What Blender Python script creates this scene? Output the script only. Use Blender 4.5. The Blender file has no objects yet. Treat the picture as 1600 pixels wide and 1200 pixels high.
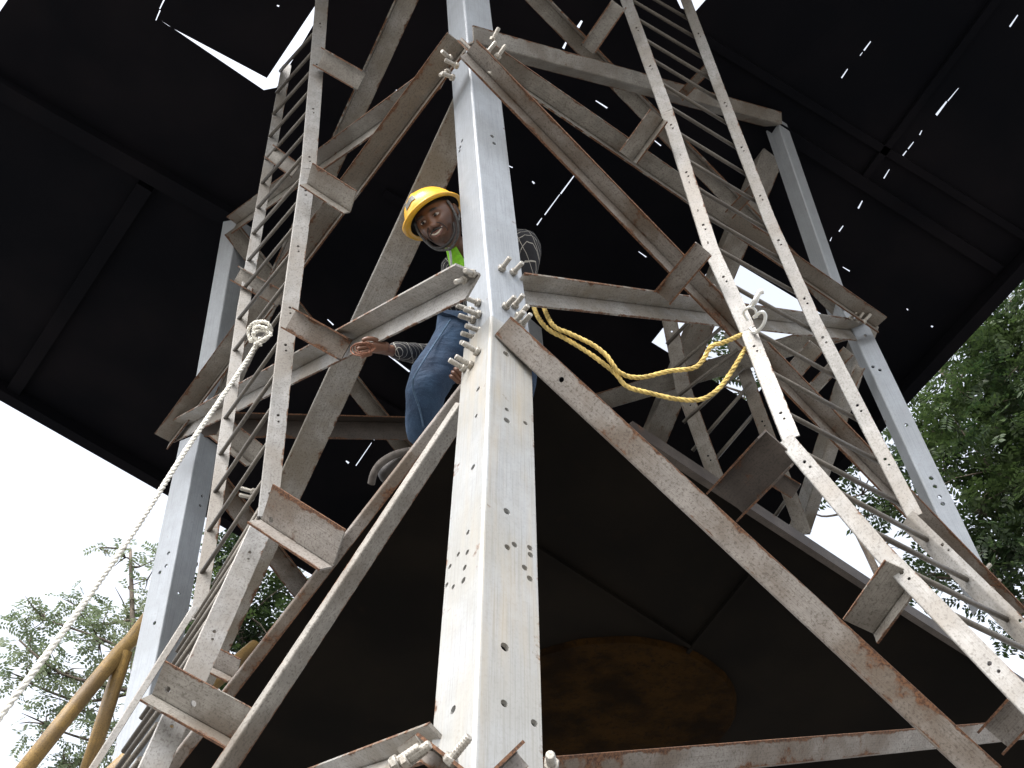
import bpy, bmesh, math, random
from mathutils import Vector, Matrix, Quaternion, noise
from mathutils.geometry import delaunay_2d_cdt
random.seed(7)
S = bpy.context.scene
C = S.collection
# ------------------------------------------------------------ camera
F = 1560.0
PITCH = math.radians(50)
cam_d = bpy.data.cameras.new('camera'); cam = bpy.data.objects.new('camera', cam_d); C.objects.link(cam)
cam_d.sensor_width = 36; cam_d.lens = F/1600*36; cam_d.clip_end = 2000; cam_d.clip_start = .05
cam.location = (0, 0, 1.6); cam.rotation_euler = (math.pi/2+PITCH, 0, 0)
S.camera = cam
CM = Matrix.Translation((0, 0, 1.6)) @ Matrix.Rotation(math.pi/2+PITCH, 4, 'X')
CO = Vector((0, 0, 1.6))
# ------------------------------------------------------------ sky, sun, exposure
W = bpy.data.worlds.new('World'); S.world = W; W.use_nodes = True
nt = W.node_tree; nt.nodes.clear()
sky = nt.nodes.new('ShaderNodeTexSky'); sky.sky_type = 'NISHITA'; sky.sun_disc = False
SUN_EL, SUN_AZ = math.radians(48), math.radians(215)
sky.sun_elevation = SUN_EL; sky.sun_rotation = SUN_AZ
sky.air_density = 1.0; sky.dust_density = 4.0; sky.ozone_density = 1.0
bg = nt.nodes.new('ShaderNodeBackground'); bg.inputs[1].default_value = .15
wo = nt.nodes.new('ShaderNodeOutputWorld')
hs = nt.nodes.new('ShaderNodeHueSaturation'); hs.inputs['Saturation'].default_value = .3
nt.links.new(sky.outputs[0], hs.inputs['Color']); nt.links.new(hs.outputs[0], bg.inputs[0]); nt.links.new(bg.outputs[0], wo.inputs[0])
sd = bpy.data.lights.new('sun', 'SUN'); sd.energy = .5; sd.angle = math.radians(14); sd.color = (1, .96, .9)
sun = bpy.data.objects.new('sun', sd); C.objects.link(sun)
to_sun = Vector((math.sin(SUN_AZ)*math.cos(SUN_EL), math.cos(SUN_AZ)*math.cos(SUN_EL), math.sin(SUN_EL)))
sun.rotation_euler = (-to_sun).to_track_quat('-Z', 'Y').to_euler()
S.view_settings.view_transform = 'Standard'; S.view_settings.look = 'None'
S.view_settings.gamma = 1; S.view_settings.use_curve_mapping = False
S.view_settings.exposure = 1.85
S.render.engine = 'CYCLES'

# ------------------------------------------------------------ helpers
def P(px, py, z):
    return CM @ Vector(((px-800)/F*z, (600-py)/F*z, -z))
def ray(px, py):
    return (P(px, py, 1)-CO).normalized()
def hit(px, py, pt, n):
    d = ray(px, py); return CO+d*((pt-CO).dot(n)/d.dot(n))
def onz(px, py, h):
    return hit(px, py, Vector((0, 0, h)), Vector((0, 0, 1)))
def depth(p): return -(CM.inverted() @ p).z

def obj(name, me, mat, parent=None):
    if isinstance(me, bmesh.types.BMesh):
        bm = me; me = bpy.data.meshes.new(name); bm.to_mesh(me); bm.free()
    me.name = name
    o = bpy.data.objects.new(name, me); C.objects.link(o)
    if mat and not me.materials: me.materials.append(mat)
    if parent:
        o.parent = parent; o.matrix_parent_inverse = parent.matrix_world.inverted()
        o.matrix_parent_inverse = Matrix.Translation(-parent.location)
    return o
def tag(o, label=None, cat=None, group=None, kind=None):
    for k, v in (('label', label), ('category', cat), ('group', group), ('kind', kind)):
        if v: o[k] = v
    return o
def thing(name, loc, label, cat, group=None):
    o = bpy.data.objects.new(name, None); C.objects.link(o); o.location = loc; o.empty_display_size = .1
    return tag(o, label, cat, group)

# ------------------------------------------------------------ materials
class N:
    def __init__(s, name):
        s.m = bpy.data.materials.new(name); s.m.use_nodes = True; s.t = s.m.node_tree
        s.b = s.t.nodes['Principled BSDF']
    def n(s, ty, **kw):
        x = s.t.nodes.new(ty)
        for k, v in kw.items(): setattr(x, k, v)
        return x
    def l(s, a, b): s.t.links.new(a, b)
    def tex(s, scale, detail=4, rough=.55, coord='Object', vec=None, stretch=None):
        t = s.n('ShaderNodeTexNoise'); t.inputs['Scale'].default_value = scale
        t.inputs['Detail'].default_value = detail; t.inputs['Roughness'].default_value = rough
        if vec is None:
            tc = s.n('ShaderNodeTexCoord'); vec = tc.outputs[coord]
        if stretch:
            mp = s.n('ShaderNodeMapping'); mp.inputs['Scale'].default_value = stretch; s.l(vec, mp.inputs[0]); vec = mp.outputs[0]
        s.l(vec, t.inputs['Vector']); return t.outputs[0]
    def ramp(s, v, a, b, lo=0, hi=1):
        r = s.n('ShaderNodeMapRange'); r.interpolation_type = 'SMOOTHSTEP'
        s.l(v, r.inputs[0]); r.inputs[1].default_value = a; r.inputs[2].default_value = b
        r.inputs[3].default_value = lo; r.inputs[4].default_value = hi; return r.outputs[0]
    def math(s, op, a, b=None):
        r = s.n('ShaderNodeMath', operation=op)
        for i, v in enumerate((a, b)):
            if v is None: continue
            if isinstance(v, (int, float)): r.inputs[i].default_value = v
            else: s.l(v, r.inputs[i])
        return r.outputs[0]
    def mix(s, f, a, b):
        r = s.n('ShaderNodeMix', data_type='RGBA')
        for i, v in ((0, f), (6, a), (7, b)):
            if isinstance(v, (int, float)): r.inputs[i].default_value = v
            elif isinstance(v, tuple): r.inputs[i].default_value = (*v, 1)
            else: s.l(v, r.inputs[i])
        return r.outputs[2]
    def bump(s, h, st=.3, d=.002):
        r = s.n('ShaderNodeBump'); r.inputs['Strength'].default_value = st; r.inputs['Distance'].default_value = d
        s.l(h, r.inputs['Height']); s.l(r.outputs[0], s.b.inputs['Normal'])
    def fin(s, col=None, rough=.5, metal=0, spec=None):
        if col is not None:
            if isinstance(col, tuple): s.b.inputs['Base Color'].default_value = (*col, 1)
            else: s.l(col, s.b.inputs['Base Color'])
        if isinstance(rough, (int, float)): s.b.inputs['Roughness'].default_value = rough
        else: s.l(rough, s.b.inputs['Roughness'])
        s.b.inputs['Metallic'].default_value = metal
        if spec is not None: s.b.inputs['Specular IOR Level'].default_value = spec
        return s.m

def steel(name, base, dirt, edge=.35, spots=.5, metal=.15, rough=.5, grain=1.0, stain=0.):
    """weathered galvanised steel: mottled zinc, dirt, rust creeping in from the flange edges (UV.y runs 0..1 across a flange)"""
    a = N(name)
    tc = a.n('ShaderNodeTexCoord'); ob = tc.outputs['Object']
    uv = a.n('ShaderNodeUVMap'); sx = a.n('ShaderNodeSeparateXYZ'); a.l(uv.outputs[0], sx.inputs[0])
    big = a.tex(2.2, 5, .6, vec=ob); mid = a.tex(14, 6, .65, vec=ob); fine = a.tex(110, 3, .6, vec=ob)
    col = a.mix(a.ramp(mid, .3, .7), tuple(c*(.8 if grain > .5 else .91) for c in base), tuple(c*(1.12 if grain > .5 else 1.04) for c in base))
    col = a.mix(a.ramp(big, .40, .62, 0, .9 if grain > .5 else .6), col, dirt)
    col = a.mix(a.ramp(fine, .5, .66, 0, .6 if grain > .5 else .16), col, tuple(c*.5 for c in dirt))
    # fine rolled-in streaks along the member
    st = a.tex(1, 4, .6, vec=uv.outputs[0], stretch=(3, 40, 1))
    col = a.mix(a.ramp(st, .46, .7, 0, .5), col, tuple(c*.65 for c in dirt))
    rustc = a.mix(a.ramp(fine, .35, .65), (.055, .028, .017), (.155, .075, .038))
    # distance from the free edge
    e = a.math('ABSOLUTE', a.math('SUBTRACT', sx.outputs[1], .5))
    e = a.math('MULTIPLY', e, 2.0)
    ed = a.math('ADD', a.math('MULTIPLY', a.math('POWER', e, 5.0), edge), a.math('MULTIPLY', a.math('SUBTRACT', mid, .5), 1.1))
    ed = a.math('ADD', ed, a.math('MULTIPLY', a.math('SUBTRACT', big, .5), spots*1.6))
    ru = a.ramp(ed, .17, .32)
    col = a.mix(ru, col, rustc)
    if stain:
        sn = a.tex(1.0, 3, .6, vec=uv.outputs[0], stretch=(.9, 2.2, 1))
        col = a.mix(a.ramp(sn, .45, .72, 0, stain), col, (.42, .33, .2))
    rr = a.math('ADD', a.math('MULTIPLY', ru, .35), rough)
    a.bump(a.math('ADD', fine, a.math('MULTIPLY', mid, .6)), .35*grain, .0015)
    return a.fin(col, rr, metal)

M = {}
M['leg'] = steel('galvanised_leg', (.33, .34, .345), (.28, .27, .24), edge=.14, spots=.16, metal=.1, rough=.42, grain=.35, stain=.35)
M['legclean'] = steel('galvanised_clean', (.34, .365, .395), (.27, .285, .30), edge=.05, spots=.05, metal=.12, rough=.38, grain=.3)
M['rail'] = steel('ladder_rail_steel', (.27, .265, .255), (.19, .17, .145), edge=.22, spots=.25, metal=.15, rough=.48, grain=.8)
M['memb'] = steel('brace_steel', (.25, .235, .21), (.13, .108, .085), edge=.36, spots=.4, metal=.1, rough=.5)
M['light'] = steel('belt_steel', (.32, .31, .295), (.19, .165, .13), edge=.26, spots=.28, metal=.15, rough=.48)
M['rusty'] = steel('rusty_brace_steel', (.255, .235, .215), (.12, .09, .065), edge=.55, spots=.95, metal=.05, rough=.6, grain=1.6)
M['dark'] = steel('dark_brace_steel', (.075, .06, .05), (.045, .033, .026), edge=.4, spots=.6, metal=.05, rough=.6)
M['rung'] = steel('rung_steel', (.125, .11, .09), (.07, .06, .05), edge=.0, spots=.3, metal=.1, rough=.5)
M['bolt'] = steel('bolt_zinc', (.46, .44, .40), (.26, .22, .17), edge=0, spots=.3, metal=.45, rough=.42)

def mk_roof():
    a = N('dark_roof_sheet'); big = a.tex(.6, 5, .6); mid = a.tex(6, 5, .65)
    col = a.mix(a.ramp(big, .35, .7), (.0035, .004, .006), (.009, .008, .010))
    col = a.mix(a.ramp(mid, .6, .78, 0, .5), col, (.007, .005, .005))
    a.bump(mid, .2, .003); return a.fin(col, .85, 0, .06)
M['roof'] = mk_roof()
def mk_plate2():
    a = N('dark_platform_sheet'); big = a.tex(.8, 5, .6); mid = a.tex(7, 5, .65)  # near-black browns, mottled by noise
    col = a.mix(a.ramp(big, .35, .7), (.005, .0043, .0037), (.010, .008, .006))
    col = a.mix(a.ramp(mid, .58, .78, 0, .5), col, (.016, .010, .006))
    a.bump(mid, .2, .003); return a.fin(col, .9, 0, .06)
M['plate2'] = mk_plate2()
def mk_disc():
    a = N('rusty_disc'); big = a.tex(2.2, 6, .65); fine = a.tex(26, 5, .7)
    col = a.mix(a.ramp(big, .35, .62), (.008, .0045, .002), (.026, .013, .0035))
    col = a.mix(a.ramp(fine, .5, .66, 0, .8), col, (.008, .005, .003))
    a.bump(fine, .6, .01); return a.fin(col, .95, 0, .04)
M['disc'] = mk_disc()
def mk_ground():
    a = N('dusty_ground'); n1 = a.tex(.5, 6); n2 = a.tex(9, 5)
    col = a.mix(a.ramp(n1, .35, .65), (.15, .145, .135), (.21, .20, .185)); col = a.mix(a.ramp(n2, .5, .7, 0, .4), col, (.11, .10, .08))
    a.bump(n2, .4, .02); return a.fin(col, .95)
M['ground'] = mk_ground()
def mk_leaf(name, c1, c2, tr):
    a = N(name); n1 = a.tex(1.3, 3); n2 = a.tex(23, 1)
    col = a.mix(a.ramp(a.math('ADD', a.math('MULTIPLY', n1, .5), a.math('MULTIPLY', n2, .5)), .38, .62), c1, c2)
    a.fin(col, .5, 0)
    tl = a.n('ShaderNodeBsdfTranslucent'); a.l(col, tl.inputs[0])
    mx = a.n('ShaderNodeMixShader'); mx.inputs[0].default_value = tr
    out = a.t.nodes['Material Output']; a.l(a.b.outputs[0], mx.inputs[1]); a.l(tl.outputs[0], mx.inputs[2]); a.l(mx.outputs[0], out.inputs[0])
    return a.m
M['leafL'] = mk_leaf('leaves_feathery', (.11, .15, .08), (.18, .21, .12), .5)  # pale leaf colour holds the hazy glare of the bright sky
M['leafR'] = mk_leaf('leaves_dense', (.016, .034, .012), (.06, .095, .028), .35)
def mk_bark():
    a = N('bark'); n = a.tex(12, 6, .7, stretch=(1, 1, .25)); col = a.mix(a.ramp(n, .35, .65), (.045, .035, .028), (.13, .105, .08))
    a.bump(n, .8, .02); return a.fin(col, .9)
M['bark'] = mk_bark()
def simple(name, c, rough=.5, metal=0, sc=20, var=.2, bump=.15, spec=None):
    a = N(name); n = a.tex(sc, 4); col = a.mix(a.ramp(n, .35, .65), tuple(x*(1-var) for x in c), tuple(min(1, x*(1+var)) for x in c))
    if bump: a.bump(n, bump, .002)
    return a.fin(col, rough, metal, spec)
M['ropew'] = simple('white_rope', (.62, .60, .54), .9, 0, 90, .3, .4)
M['ropey'] = simple('yellow_rope', (.56, .41, .13), .8, 0, 25, .3, .4)
M['ypaint'] = steel('yellow_rail_paint', (.30, .19, .06), (.17, .11, .05), edge=0, spots=.5, metal=0, rough=.5)
M['alloy'] = simple('alloy_hook', (.75, .76, .74), .3, .5, 30, .05, 0)
M['helmet'] = simple('yellow_helmet', (.78, .42, .03), .33, 0, 6, .06, .03)
M['helmin'] = simple('helmet_liner', (.03, .025, .02), .8, 0, 20, .2, .1)
M['label'] = simple('grey_sticker', (.10, .10, .085), .5, 0, 60, .3, 0)
M['strap'] = simple('strap_webbing', (.10, .10, .10), .8, 0, 100, .3, .2)
M['hair'] = simple('black_hair', (.012, .010, .009), .6, 0, 80, .4, .5)
M['eye'] = simple('eye_white', (.55, .50, .45), .3, 0, 20, .05, 0)
M['iris'] = simple('dark_iris', (.02, .012, .008), .2, 0, 20, .1, 0)
M['teeth'] = simple('teeth', (.62, .55, .46), .35, 0, 20, .05, 0)
M['lip'] = simple('lips', (.15, .065, .05), .5, 0, 40, .2, .1)
M['vest'] = simple('green_vest', (.28, .72, .03), .7, 0, 60, .12, .2)
M['tape'] = simple('reflective_tape', (.6, .62, .62), .35, .3, 60, .1, 0)
M['sole'] = simple('shoe_sole', (.075, .065, .058), .8, 0, 40, .2, .2)
M['shoe'] = simple('shoe_leather', (.022, .018, .016), .55, 0, 30, .3, .2)
M['cord'] = simple('brown_cord', (.20, .085, .05), .8, 0, 90, .3, .3)
def mk_skin():
    a = N('brown_skin'); n = a.tex(18, 4); at = a.n('ShaderNodeAttribute'); at.attribute_name = 'beard'
    col = a.mix(a.ramp(n, .3, .7), (.105, .047, .028), (.165, .077, .045))
    col = a.mix(at.outputs['Fac'], col, (.022, .016, .013)); a.bump(a.tex(260, 3), .25, .0006)
    return a.fin(col, .42)
M['skin'] = mk_skin()
def mk_shirt():
    a = N('checked_shirt'); uv = a.n('ShaderNodeTexCoord'); sx = a.n('ShaderNodeSeparateXYZ')
    rot = a.n('ShaderNodeMapping'); rot.inputs['Rotation'].default_value = (.5, .35, .3)
    wob = a.n('ShaderNodeVectorMath', operation='ADD'); nz = a.n('ShaderNodeTexNoise'); nz.inputs['Scale'].default_value = 7
    a.l(uv.outputs['Object'], nz.inputs['Vector'])
    sc = a.n('ShaderNodeVectorMath', operation='SCALE'); sc.inputs['Scale'].default_value = .02; a.l(nz.outputs['Color'], sc.inputs[0])
    a.l(uv.outputs['Object'], wob.inputs[0]); a.l(sc.outputs[0], wob.inputs[1]); a.l(wob.outputs[0], rot.inputs[0]); a.l(rot.outputs[0], sx.inputs[0])
    def lines(v, per, w):
        f = a.math('FRACT', a.math('MULTIPLY', v, 1/per)); f = a.math('ABSOLUTE', a.math('SUBTRACT', f, .5))
        return a.math('LESS_THAN', f, w)
    g = a.math('MAXIMUM', lines(sx.outputs[2], .022, .05), lines(sx.outputs[0], .07, .02))
    col = a.mix(a.math('MULTIPLY', g, .85), (.012, .012, .016), (.42, .40, .36))
    a.bump(a.tex(14, 4), .9, .012); return a.fin(col, .85)
M['shirt'] = mk_shirt()
def mk_denim():
    a = N('blue_denim'); big = a.tex(5, 4); f = a.tex(200, 3)
    col = a.mix(a.ramp(big, .3, .7), (.008, .022, .052), (.022, .055, .11)); col = a.mix(a.ramp(f, .5, .7, 0, .4), col, (.055, .10, .17))
    w = a.tex(7, 3, .5, stretch=(1, 1, 2.6)); a.bump(a.math('ADD', w, a.math('MULTIPLY', f, .06)), 1.0, .022); return a.fin(col, .85)
M['denim'] = mk_denim()
M['seam'] = simple('denim_seam', (.05, .095, .16), .8, 0, 60, .2, .2)

# ------------------------------------------------------------ section builders
def plate(bm, o, e, v, n, L, Wd, t, holes=(), s0=0., cut0=0., cut1=0., uvo=(0, 0), u0=0.):
    """rolled plate: origin o, along e (0..L), across v (u0..Wd), thickness t along n; holes [(s,u,radius)] are cut through; cut = mitred ends"""
    uvl = bm.loops.layers.uv.verify()
    ol = [Vector((0, u0)), Vector((L, u0)), Vector((L-cut1, Wd)), Vector((cut0, Wd))]
    pts = ol[:]; faces = [[0, 1, 2, 3]]; loops = [[0, 1, 2, 3]]
    for (s, u, r) in holes:
        if not (r < s < L-r and u0+r < u < Wd-r): continue
        k = len(pts); m = 10
        for i in range(m):
            a = 2*math.pi*i/m; pts.append(Vector((s+math.cos(a)*r, u+math.sin(a)*r)))
        faces.append(list(range(k, k+m))); loops.append(list(range(k, k+m)))
    if len(faces) > 1:
        vs, es, fs, ov, oe, of = delaunay_2d_cdt(pts, [], faces, 0, 1e-6)
        tri = [f for f, q in zip(fs, of) if q == [0]]
    else:
        vs = pts; tri = [(0, 1, 2, 3)]
    def mkv(p, k): return bm.verts.new(o+e*p[0]+v*p[1]+n*(t*k))
    lo = [mkv(p, 0) for p in vs]; hi = [mkv(p, 1) for p in vs]
    def face(vv, pp):
        try: f = bm.faces.new(vv)
        except ValueError: return
        for lp, p in zip(f.loops, pp): lp[uvl].uv = (p[0]+s0+uvo[0], p[1]/Wd)
    for f in tri:
        pp = [vs[i] for i in f]
        face([hi[i] for i in f], pp); face([lo[i] for i in reversed(f)], pp[::-1])
    # boundary edges -> side walls
    cnt = {}
    for f in tri:
        for i in range(len(f)):
            a, b = f[i], f[(i+1) % len(f)]
            cnt[(a, b)] = 1
    for (a, b) in cnt:
        if (b, a) not in cnt:
            face([lo[a], lo[b], hi[b], hi[a]], [vs[a], vs[b], vs[b], vs[a]])

def frame(p0, p1):
    e = (p1-p0).normalized(); v = ((p0+p1)/2-CO).normalized()
    r = e.cross(v).normalized(); q = r.cross(e).normalized()
    if q.dot(v) > 0: q = -q
    return e, r, q
def angle(name, p0, p1, W1, a1, W2, a2, mat, parent, t=.010, holes1=(), holes2=(), cut0=(0, 0), cut1=(0, 0)):
    """rolled steel angle with its heel on p0-p1; flange directions turned about the axis"""
    e, r, q = frame(p0, p1); L = (p1-p0).length
    d1 = r*math.cos(math.radians(a1))+q*math.sin(math.radians(a1))
    d2 = r*math.cos(math.radians(a2))+q*math.sin(math.radians(a2))
    # inner normals: flange 1 thickens towards d2 and the other way round
    bm = bmesh.new(); uo = (random.random()*50, 0)
    R = t*.9
    plate(bm, p0, e, d1, d2, L, W1, t, holes1, cut0=cut0[0], cut1=cut1[0], uvo=uo, u0=R)
    plate(bm, p0, e, d2, d1, L, W2, t, holes2, cut0=cut0[1], cut1=cut1[1], uvo=(uo[0]+9, 0), u0=R)
    # rounded heel
    uvl = bm.loops.layers.uv.verify(); prof = []
    c = d1*R+d2*R
    for k in range(5):
        a = math.pi/2*k/4; prof.append(c-d1*R*math.sin(a)-d2*R*math.cos(a))
    prof += [d2*R+d1*t, d1*(t+.004)+d2*(t+.004), d1*R+d2*t] if t > R else []
    m = len(prof); A = [bm.verts.new(p0+x) for x in prof]; B = [bm.verts.new(p1+x) for x in prof]
    for k in range(m):
        j = (k+1) % m
        f = bm.faces.new([A[k], A[j], B[j], B[k]])
        for lp, uu in zip(f.loops, ((0, .45), (0, .5), (L, .5), (L, .45))): lp[uvl].uv = (uu[0]+uo[0], uu[1])
    bm.faces.new(A[::-1]); bm.faces.new(B)
    bmesh.ops.recalc_face_normals(bm, faces=bm.faces)
    return obj(name, bm, M[mat], parent)

def tube(bm, pts, rad, seg=8, cap=True):
    uvl = bm.loops.layers.uv.verify(); n = len(pts)
    rads = rad if isinstance(rad, (list, tuple)) else [rad]*n
    rings = []; up = None; ln = 0; ls = []
    for i, p in enumerate(pts):
        d = (pts[min(i+1, n-1)]-pts[max(i-1, 0)]).normalized()
        if up is None:
            up = d.orthogonal().normalized()
        up = (up-d*up.dot(d)).normalized(); s = d.cross(up)
        rings.append([bm.verts.new(p+(up*math.cos(2*math.pi*k/seg)+s*math.sin(2*math.pi*k/seg))*rads[i]) for k in range(seg)])
        if i: ln += (p-pts[i-1]).length
        ls.append(ln)
    for i in range(n-1):
        for k in range(seg):
            j = (k+1) % seg
            f = bm.faces.new([rings[i][k], rings[i][j], rings[i+1][j], rings[i+1][k]]); f.smooth = True
            for lp, uu in zip(f.loops, ((ls[i], k), (ls[i], k+1), (ls[i+1], k+1), (ls[i+1], k))): lp[uvl].uv = (uu[0], .25+.5*uu[1]/seg)
    if cap:
        bm.faces.new(rings[0][::-1]); bm.faces.new(rings[-1])
def catmull(pts, m=8):
    out = []; n = len(pts)
    for i in range(n-1):
        a, b, c, d = pts[max(i-1, 0)], pts[i], pts[i+1], pts[min(i+2, n-1)]
        for k in range(m):
            t = k/m
            out.append(.5*((2*b)+(c-a)*t+(2*a-5*b+4*c-d)*t*t+(3*b-a-3*c+d)*t**3))
    out.append(pts[-1]); return out
def box(bm, c, x, y, z):
    """box from centre c and half-extent vectors"""
    uvl = bm.loops.layers.uv.verify()
    v = [bm.verts.new(c+x*i+y*j+z*k) for i in (-1, 1) for j in (-1, 1) for k in (-1, 1)]
    lx = x.length*2
    for f, u in (((0, 1, 3, 2), 0), ((4, 6, 7, 5), 0), ((0, 4, 5, 1), 1), ((2, 3, 7, 6), 1), ((0, 2, 6, 4), 1), ((1, 5, 7, 3), 1)):
        fc = bm.faces.new([v[i] for i in f])
        for lp in fc.loops: lp[uvl].uv = (lp.vert.co.dot(x.normalized()), .5)
    bmesh.ops.recalc_face_normals(bm, faces=bm.faces)
def channel(name, p0, p1, h, w, a, mat, parent, t=.008, holes=()):
    """U channel from p0 to p1: web of height h turned by a, two lips of width w"""
    e, r, q = frame(p0, p1); L = (p1-p0).length
    wv = r*math.cos(math.radians(a))+q*math.sin(math.radians(a)); lv = r*math.cos(math.radians(a+90))+q*math.sin(math.radians(a+90))
    bm = bmesh.new(); uo = (random.random()*50, 0)
    plate(bm, p0-wv*h/2, e, wv, lv, L, h, t, [(s, u, rr) for s, u, rr in holes], uvo=uo)
    plate(bm, p0-wv*h/2+lv*t, e, lv, wv, L, w, t, uvo=uo)
    plate(bm, p0+wv*h/2+lv*t, e, lv, -wv, L, w, t, uvo=uo)
    bmesh.ops.recalc_face_normals(bm, faces=bm.faces)
    return obj(name, bm, M[mat], parent)

# ------------------------------------------------------------ ground
bm = bmesh.new()
vs = [bm.verts.new(p) for p in ((-600, -600, 0), (600, -600, 0), (600, 600, 0), (-600, 600, 0))]; bm.faces.new(vs)
tag(obj('ground', bm, M['ground']), kind='structure')

# ------------------------------------------------------------ roof over the tower
H = 1.6+6.9
def xy(px, py, h=H):
    p = onz(px, py, h); return Vector((p.x, p.y))
outline = [(-291, 454), (929, 1150), (1900, 96), (1900, -500), (345, -500)]
def slit(x0, y0, x1, y1, w):
    d = Vector((x1-x0, y1-y0)); d.normalize(); n = Vector((-d.y, d.x))*w/2
    return [(x0-n.x*.3, y0-n.y*.3), (x1-n.x, y1-n.y), (x1+n.x, y1+n.y), (x0+n.x, y0+n.y)]
holes = [[(246, 28), (412, 141), (432, 137), (504, 14), (510, -40), (502, -40), (497, 2), (417, 122), (262, 40)],
         [(1052, -12), (1064, 13), (1086, 19), (1108, -6)],
         [(1128, 397), (1283, 490), (1172, 630), (1018, 535)]]
for s in [(243, 32, 250, 16, 2), (249, 14, 259, -6, 2.4), (1591, 24, 1578, 42, 3), (1361, 65, 1350, 79, 2.6), (1348, 82, 1344, 87, 1.6),
          (1325, 108, 1315, 122, 2.4), (1498, 138, 1481, 158, 2), (1480, 159, 1463, 180, 4), (1441, 204, 1437, 211, 2.2), (1428, 222, 1419, 233, 2.2), (1417, 236, 1408, 247, 2.6),
          (1390, 265, 1381, 279, 2.2), (1348, 314, 1341, 326, 2.8), (1318, 353, 1311, 362, 2.4), (1300, 371, 1297, 377, 1.6),
          (931, 157, 949, 169, 2.6), (910, 33, 903, 43, 5), (886, 65, 880, 76, 4), (875, 80, 872, 86, 2.2), (791, 61, 805, 71, 3.6), (806, 72, 820, 81, 2.6),
          (762, 42, 768, 46, 3.4), (901, 270, 876, 303, 2.4), (875, 304, 851, 336, 2), (847, 341, 839, 352, 2.2), (1016, 214, 1033, 228, 2), (998, 393, 1010, 402, 2),
          (1317, 417, 1328, 424, 2), (598, 668, 584, 688, 2), (581, 692, 556, 728, 1.6), (500, 696, 503, 699, 3), (541, 720, 545, 724, 3.4),
          (512, 499, 521, 508, 2.4), (596, 546, 640, 581, 3), (790, 257, 801, 262, 2), (832, 283, 835, 287, 3), (1417, 482, 1419, 485, 2), (1455, 509, 1458, 511, 3),
          (433, 8, 436, 10, 3), (619, 140, 621, 143, 2.4), (1083, 24, 1085, 26, 3)]:
    holes.append(slit(*s))
def ccw(l):
    a = sum(p.x*q.y-q.x*p.y for p, q in zip(l, l[1:]+l[:1])); return l if a > 0 else l[::-1]
pts = ccw([xy(*p) for p in outline]); faces = [list(range(5))]; edges = []
for h in holes:
    k = len(pts); pts += ccw([xy(*p) for p in h]); faces.append(list(range(k, k+len(h))))
dA = Vector((math.cos(math.radians(36)), math.sin(math.radians(36)))); dA = (xy(470, 890)-xy(0, 620)).normalized()
dB = Vector((-dA.y, dA.x))
dA = Vector((math.cos(math.radians(-36)), math.sin(math.radians(-36)))) if False else dA
# sheets are laid in a grid; every sheet is an object of its own
O = xy(432, 137)
def cell(p):
    d = p-O; return (math.floor(d.dot(dA)/2.44), math.floor(d.dot(dB)/1.22))
for i in range(-6, 8):
    a = O+dA*2.44*i; k = len(pts); pts += [a-dB*20, a+dB*20]; edges.append((k, k+1))
for j in range(-10, 12):
    a = O+dB*1.22*j; k = len(pts); pts += [a-dA*25, a+dA*25]; edges.append((k, k+1))
vs, es, fs, ov, oe, of = delaunay_2d_cdt(pts, edges, faces, 0, 1e-6)
roof = thing('sheet_roof', onz(800, 300, H), 'big dark sheet metal roof over the steel tower, light showing through its gaps', 'roof')
cells = {}
def inside(p, l):
    c = False
    for a, b in zip(l, l[1:]+l[:1]):
        if (a.y > p.y) != (b.y > p.y) and p.x < (b.x-a.x)*(p.y-a.y)/(b.y-a.y)+a.x: c = not c
    return c
olp = [xy(*p) for p in outline]; hlp = [[xy(*p) for p in h] for h in holes]
for f in fs:
    cc = sum((vs[i] for i in f), Vector((0, 0)))/len(f)
    if not inside(cc, olp) or any(inside(cc, h) for h in hlp): continue
    cells.setdefault(cell(sum((vs[i] for i in f), Vector((0, 0)))/len(f)), []).append(f)
for ck, fl in cells.items():
    bm = bmesh.new(); mp = {}; z0 = H+random.uniform(0, .0015)
    cnt = set()
    def gv(i, k):
        if (i, k) not in mp: mp[(i, k)] = bm.verts.new((vs[i].x, vs[i].y, z0+.004*k))
        return mp[(i, k)]
    for f in fl:
        bm.faces.new([gv(i, 0) for i in reversed(f)]); bm.faces.new([gv(i, 1) for i in f])
        for a in range(len(f)): cnt.add((f[a], f[(a+1) % len(f)]))
    for a, b in cnt:
        if (b, a) not in cnt: bm.faces.new([gv(a, 0), gv(b, 0), gv(b, 1), gv(a, 1)])
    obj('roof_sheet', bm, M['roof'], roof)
def roofbeam(x0, y0, x1, y1, w, hh, h=H, parent=roof, name='purlin', mat='roof'):
    a, b = onz(x0, y0, h-hh/2-.003), onz(x1, y1, h-hh/2-.003)
    e = (b-a)/2; s = Vector((0, 0, 1)).cross(e).normalized()*w/2
    bm = bmesh.new(); box(bm, (a+b)/2, e, s, Vector((0, 0, hh/2))); obj(name, bm, M[mat], parent)
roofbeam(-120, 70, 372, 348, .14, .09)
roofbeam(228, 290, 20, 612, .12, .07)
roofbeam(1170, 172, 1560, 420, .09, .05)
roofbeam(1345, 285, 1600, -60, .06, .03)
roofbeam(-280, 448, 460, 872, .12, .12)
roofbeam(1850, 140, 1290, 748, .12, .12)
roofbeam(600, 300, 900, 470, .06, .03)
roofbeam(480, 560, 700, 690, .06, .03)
roofbeam(1100, 60, 1700, 430, .06, .03)

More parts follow.
